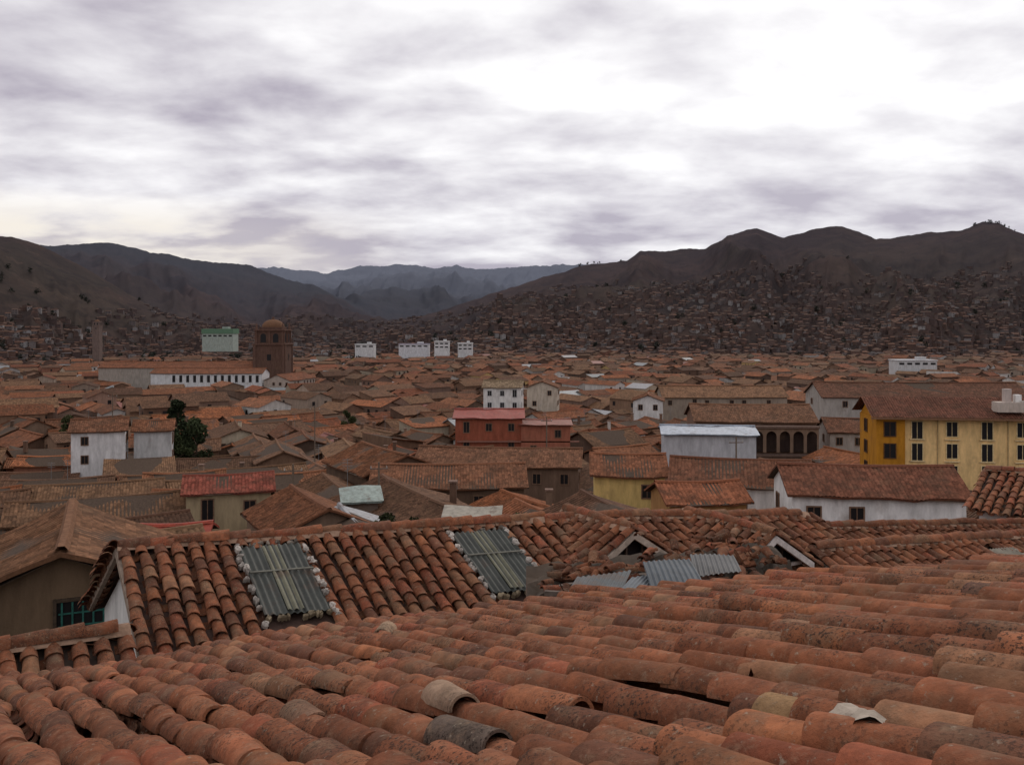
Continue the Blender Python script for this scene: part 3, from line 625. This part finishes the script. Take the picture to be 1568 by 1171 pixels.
# ---------------------------------------------------------------- town fabric
def town():
    g1=unit(V(1,.62,0));g2=unit(V(-.62,1,0)); far=MB(); n=0
    for i in range(-75,75):
        for j in range(-8,85):
            cu,cv=11.2,9.4
            bi,bj=math.floor(i/6),math.floor(j/5)
            jx,jy=random.uniform(-1.8,1.8),random.uniform(-1.6,1.6)
            P=g1*(i*cu+jx)+g2*(j*cv+jy); x,y=P[0],P[1]; r=math.hypot(x,y)
            if y<34 or r<40 or r>900 or abs(x/y)>.74: continue
            if y<42 and x<-6 and x>-26: continue
            if not ok(x,y,4.0): continue
            if random.random()<.04: continue
            zg=float(H(x,y)); tw=(hsh(bi,bj,3)-.5)*.5; ang=A0+tw+(math.pi/2 if hsh(bi*3+i//2,bj,1)<.45 else 0)+random.uniform(-.10,.10)
            L=random.uniform(8.5,16);W=random.uniform(5.8,9.8);Hh=random.choice([3.8,4.6,5.2,5.6,6.2,6.8]) 
            if y<60: Hh-=.8
            wl=rc(WALLS,WW);rf=rc(ROOFS)
            shed=random.random()<.10; q=random.random(); rm=ROOF
            if q<.03 and r>55: rm=METAL; rf=random.choice([(.25,.27,.28),(.22,.07,.05),(.16,.18,.19),(.30,.30,.31)]); 
            pt=random.uniform(.30,.46)
            if shed: pt*=.55; W=min(W,6.5)
            if r<230:
                mb=MB(); det=2 if r<105 else 1
                house(mb,x,y,zg,L,W,Hh,ang,pt,wl,rf,det,shed,rm,storeys=2,sag=random.uniform(.05,.35))
                ex=V(math.cos(ang),math.sin(ang),0);ey=V(-ex[1],ex[0],0)
                for _ in range(random.choice([0,1,1,2])):
                    s=random.choice([-1,1]); c=P+ey*s*(W/2+1.6)+ex*random.uniform(-4,4)
                    if ok(c[0],c[1],2): house(mb,c[0],c[1],zg,random.uniform(3,7),3.4,Hh*random.uniform(.45,.75),ang+random.choice([0,0,1.57]),.3,rc(WALLS,WW),rc(ROOFS) if random.random()<.85 else (.22,.23,.23),det,random.random()<.4,ROOF if random.random()<.88 else METAL,wins=random.random()<.5)
                if random.random()<.3:
                    c=P+V(random.uniform(-2,2),random.uniform(-2,2),zg+Hh+1.6); mb.box(c,V(.28,0,0),V(0,.28,0),V(0,0,.9),WALL,wl); mb.box(c+V(0,0,1.0),V(.36,0,0),V(0,.36,0),V(0,0,.07),TRIM,(.2,.13,.1))
                if random.random()<.15:
                    c=P+V(1,0,zg+Hh+1); mb.cyl(c,c+V(0,0,3),.03,.03,TRIM,(.2,.2,.2),5)
                    for zz in (2.3,2.6,2.9): mb.box(c+V(0,0,zz),V(.5,0,0),V(0,.015,0),V(0,0,.015),TRIM,(.3,.3,.3))
                if random.random()<.5:
                    s=random.choice([-1,1]); c=P+ex*s*(L/2+1.2)+V(0,0,zg+1.4); mb.box(c,ex*.2,ey*W*.45,V(0,0,2.0),WALL,wl)
                mb.obj('adobe_house'); n+=1
            else:
                if random.random()<.34: wl=rc([(.50,.47,.44),(.36,.28,.22),(.25,.16,.12),(.20,.13,.10)])
                hz=min(.3,(r-230)/2200); fz=lambda c:tuple(np.array(c)*(1-hz)+np.array((.10,.08,.08))*hz)  # air haze blended into wall and roof colours, growing with distance
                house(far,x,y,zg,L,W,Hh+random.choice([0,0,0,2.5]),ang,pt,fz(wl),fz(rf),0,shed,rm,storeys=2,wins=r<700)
                if random.random()<.5: house(far,x+random.uniform(-6,6),y+random.uniform(-5,5),zg,random.uniform(4,8),random.uniform(3.5,5),Hh*random.uniform(.6,1.2),ang+1.57,.35,fz(rc(WALLS,WW)),fz(rc(ROOFS)),0,False,ROOF,wins=False)
    print('houses',n); far.obj('distant_town_houses')
town()
def hill_town():
    mb=MB(); n=21000
    px=rng.uniform(-120,1720,n); r=880+1350*rng.uniform(0,1,n)**1.3
    th=np.arctan((px-784)/1358); x=r*np.sin(th);y=r*np.cos(th); z=H(x,y)
    lim=np.where(px>1050,118,np.where(px>700,45+73*(px-700)/350,30)); lim=np.where(px<300,35,lim)
    patch=vn(x/110,y/110,77)*.7+vn(x/45,y/45,78)*.3; keep=(z<lim*(.3+1.1*patch))&(rng.uniform(0,1,n)<np.clip(1.2-(z+35)/(lim+35)*.9,0.03,1)*np.clip(patch*2.2,.2,1)); 
    k=0; HZ=np.array((.088,.070,.072))
    for X,Y,Z in zip(x[keep],y[keep],z[keep]):
        hz=min(.72,max(0,(math.hypot(X,Y)-850)/1700)+.28); fz=lambda c:tuple(np.array(c)*(1-hz)+HZ*hz)  # hillside houses carry painted haze: colours fade towards HZ with distance
        ang=A0+random.choice([0,1.57])+random.uniform(-.5,.5); L=random.uniform(4.5,10);W=random.uniform(4,6.5);Hh=random.choice([2.4,2.6,2.8,4.8,5.2]) 
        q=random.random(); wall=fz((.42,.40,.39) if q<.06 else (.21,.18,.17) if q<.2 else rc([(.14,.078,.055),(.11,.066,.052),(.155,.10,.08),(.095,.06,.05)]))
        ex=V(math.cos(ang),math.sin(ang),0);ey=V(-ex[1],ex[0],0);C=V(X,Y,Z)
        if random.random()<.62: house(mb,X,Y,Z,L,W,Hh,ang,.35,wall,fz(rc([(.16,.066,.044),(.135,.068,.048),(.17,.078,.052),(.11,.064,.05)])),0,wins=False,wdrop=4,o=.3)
        else:
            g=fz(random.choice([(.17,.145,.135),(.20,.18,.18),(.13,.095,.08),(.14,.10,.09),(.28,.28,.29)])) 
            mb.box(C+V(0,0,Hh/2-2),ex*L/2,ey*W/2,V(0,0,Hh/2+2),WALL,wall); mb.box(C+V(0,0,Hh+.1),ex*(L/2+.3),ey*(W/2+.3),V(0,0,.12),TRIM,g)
        if q<.25:
            for s in (-.25,.25):
                for ff in range(int(Hh/2.4)):
                    out=-ey if ey[1]>0 else ey; c=C+out*(W/2+.06)+ex*(s*L)+V(0,0,1.4+2.5*ff); mb.poly([c-ex*.6-V(0,0,.5),c+ex*.6-V(0,0,.5),c+ex*.6+V(0,0,.5),c-ex*.6+V(0,0,.5)],WALL,(.05,.042,.045))
        k+=1
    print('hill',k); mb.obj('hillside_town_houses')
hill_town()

# ---------------------------------------------------------------- vegetation
def leaves(mb,C,R,n,size,col,flat=.8):
    d=rng.normal(0,1,(n,3)); d/=np.linalg.norm(d,axis=1)[:,None]; rad=rng.uniform(.35,1,n)**.5
    P=C+d*rad[:,None]*np.array([R,R,R*flat]); a=rng.normal(0,1,(n,3));a/=np.linalg.norm(a,axis=1)[:,None]; b=np.cross(a,rng.normal(0,1,(n,3)));b/=np.linalg.norm(b,axis=1)[:,None]+1e-6
    s=size*rng.uniform(.6,1.3,n)[:,None]; Vv=np.stack([P-a*s,P-b*s*.6,P+a*s,P+b*s*.6],1)
    k=rng.uniform(.55,1.3,(n,1)); mb.many(Vv,np.array([[0,1,2,3]]),LEAF,np.array(col)*k)
def tree(name,x,y,h,w,col=(.035,.045,.022),zg=None,cl=16,conif=False,ls=.22):
    mb=MB(); z=float(H(x,y)) if zg is None else zg; b=V(x,y,z)
    mb.cyl(b,b+V(.1,0,h*.5),.022*h,.014*h,TRIM,(.10,.07,.05),8); mb.cyl(b+V(.1,0,h*.5),b+V(.15,.1,h*.92),.014*h,.004*h,TRIM,(.10,.07,.05),7)
    for i in range(cl):
        t=(i+.5)/cl; zz=.28+.66*t; a=rng.uniform(0,6.28); env=(1-.75*t) if conif else math.sin(math.pi*(.2+.72*t))
        rr=w*.5*env*rng.uniform(.25,.95); c=b+V(math.cos(a)*rr,math.sin(a)*rr,zz*h)
        mb.cyl(b+V(.1,0,zz*h*.85),c,.007*h,.002*h,TRIM,(.10,.07,.05),5)
        leaves(mb,c,w*rng.uniform(.11,.22),170,ls,np.array(col)*rng.uniform(.6,1.7))
    mb.obj(name)
tree('dark_cypress_tree',-57.3,152,16.0,6.4,(.030,.040,.020),cl=24,conif=True,ls=.28)
tree('leafy_tree',-53.4,150,12.8,6.2,(.036,.046,.021),cl=22,ls=.26)
tree('leafy_tree',-55.6,146,10.5,5.2,(.042,.052,.022),cl=16,ls=.26)
for x,y,h in ((-8.6,60,8.2),(-6.9,62,7.8),(-5.4,60,7.2),(.8,58,8.0),(-16,118,8),(34,160,9),(-95,190,10),(12,190,9),(-38,205,10),(75,250,11)): tree('leafy_tree',x,y,h,h*.45,(.042,.048,.020),cl=13,ls=.14 if y<100 else .25)
def distant_trees():
    mb=MB(); pts=[]
    for c,s,r0,r1,n in ((235,40,660,900,80),(590,60,850,1150,40),(900,500,600,900,30),(420,60,600,1000,26),(1100,450,900,1700,110),(120,130,850,1500,50),(550,25,650,800,16)):
        for _ in range(n):
            px=rng.normal(c,s); r=rng.uniform(r0,r1); th=math.atan((px-784)/1358); pts.append((r*math.sin(th),r*math.cos(th),rng.uniform(6,12)))
    for px in list(rng.uniform(1490,1560,14))+list(rng.uniform(870,960,8)):
        th=math.atan((px-784)/1358); r=2390; pts.append((r*math.sin(th),r*math.cos(th),rng.uniform(5,10)))
    for x,y,h in pts:
        if not ok(x,y,1): continue
        z=float(H(x,y)); b=V(x,y,z); mb.cyl(b-V(0,0,2),b+V(0,0,h*.7),.25,.1,TRIM,(.08,.06,.05),5)
        for k in range(9): leaves(mb,b+V(rng.normal(0,h*.13),rng.normal(0,h*.13),h*rng.uniform(.15,.85)),h*.2,14,h*.09,np.array((.032,.035,.028))*rng.uniform(.7,1.4))
    mb.obj('distant_trees')
distant_trees()
for x,y,zt in ((-18.5,75,-11.6),(-12,80,-12.2),(-30,135,-12),(5,128,-13),(-72,160,-12),(24,95,-11.8)):
    mb=MB(); zg=float(H(x,y)); mb.cyl(V(x,y,zg),V(x,y,zt),.12,.08,TRIM,(.16,.12,.09),8); mb.box(V(x,y,zt-.6),V(.8,.1,0),V(0,.05,0),V(0,0,.05),TRIM,(.15,.11,.09))
    for s in (-.7,0,.7): mb.cyl(V(x+s,y+s*.1,zt-.55),V(x+s,y+s*.1,zt-.35),.05,.04,TRIM,(.4,.38,.35),6)
    mb.obj('utility_pole')

# ---------------------------------------------------------------- world
w=bpy.data.worlds.new('World'); S.world=w; w.use_nodes=True; nt=w.node_tree; nt.nodes.clear()
out=N(nt,'ShaderNodeOutputWorld'); bg=N(nt,'ShaderNodeBackground'); bg.inputs[1].default_value=.12; nt.links.new(bg.outputs[0],out.inputs[0])
SE=math.radians(38); AZ=math.radians(22)
sky=N(nt,'ShaderNodeTexSky'); sky.sky_type='NISHITA'; sky.sun_disc=False; sky.sun_elevation=SE; sky.sun_rotation=AZ; sky.altitude=3400
tc=N(nt,'ShaderNodeTexCoord').outputs['Generated']
sp=N(nt,'ShaderNodeSeparateXYZ'); nt.links.new(tc,sp.inputs[0]); zc=sp.outputs[2]
zz=math_(nt,'ADD',math_(nt,'MAXIMUM',zc,0.),.20)
cb=N(nt,'ShaderNodeCombineXYZ'); nt.links.new(math_(nt,'DIVIDE',sp.outputs[0],zz),cb.inputs[0]); nt.links.new(math_(nt,'DIVIDE',sp.outputs[1],zz),cb.inputs[1])
mp=N(nt,'ShaderNodeMapping'); mp.inputs['Location'].default_value=(1.3,7.9,0); mp.inputs['Scale'].default_value=(1.35,1.6,1); nt.links.new(cb.outputs[0],mp.inputs[0])
def noised(vec,sc,det,ro,dist):
    n=N(nt,'ShaderNodeTexNoise'); n.inputs['Scale'].default_value=sc; n.inputs['Detail'].default_value=det; n.inputs['Roughness'].default_value=ro; n.inputs['Distortion'].default_value=dist
    nt.links.new(vec,n.inputs['Vector']); return n.outputs['Fac']
a1=noised(mp.outputs[0],1.9,8,.52,.12); a2=noised(mp.outputs[0],.7,3,.5,.1)
dens=math_(nt,'ADD',math_(nt,'MULTIPLY',a1,.66),math_(nt,'MULTIPLY',a2,.34))
dt=N(nt,'ShaderNodeVectorMath',operation='DOT_PRODUCT'); nt.links.new(tc,dt.inputs[0]); dt.inputs[1].default_value=unit(V(.32,1,.26)).tolist()
glow=math_(nt,'POWER',math_(nt,'MAXIMUM',dt.outputs['Value'],0.),22)
low=mapr(nt,zc,.09,.19,.125,0)
lown=math_(nt,'MULTIPLY',low,mapr(nt,a2,.35,.65,.6,1.3))
left=mapr(nt,sp.outputs[0],0.,-.45,0,.02)
right=mapr(nt,sp.outputs[0],.05,.45,0,.03)
d2=math_(nt,'ADD',math_(nt,'ADD',math_(nt,'ADD',math_(nt,'SUBTRACT',dens,math_(nt,'MULTIPLY',glow,.045)),lown),left),right)
fac=mapr(nt,d2,.43,.69,0,1)
cl=mix(nt,fac,(8.6,8.45,8.5),(3.7,3.35,3.95))
cl=mix(nt,math_(nt,'MULTIPLY',glow,.10),cl,(10.5,10.4,10.3))
strip=math_(nt,'MULTIPLY',mapr(nt,zc,.140,.100,0,1),mapr(nt,sp.outputs[0],-.10,-.38,0,1))
strip=math_(nt,'MULTIPLY',strip,mapr(nt,a1,.62,.42,.25,1))
cl=mix(nt,strip,cl,(7.9,7.3,6.5))
cc=mix(nt,.96,sky.outputs[0],cl)
nt.links.new(cc,bg.inputs[0])
sd=bpy.data.lights.new('sun','SUN'); sd.energy=1.0; sd.angle=math.radians(20); sd.color=(1,.90,.80)
so=bpy.data.objects.new('sun',sd); COL.objects.link(so)
dv=Vector((math.sin(AZ)*math.cos(SE),math.cos(AZ)*math.cos(SE),math.sin(SE))); so.rotation_euler=dv.to_track_quat('Z','Y').to_euler()
# ---------------------------------------------------------------- camera
cd=bpy.data.cameras.new('camera'); co=bpy.data.objects.new('camera',cd); COL.objects.link(co); S.camera=co
co.location=(0,0,0); co.rotation_euler=(math.pi/2,0,0); cd.sensor_width=36; cd.lens=31.2; cd.shift_y=-.0545; cd.clip_end=20000; cd.clip_start=.05
S.view_settings.view_transform='Standard'; S.view_settings.look='None'; S.view_settings.exposure=0
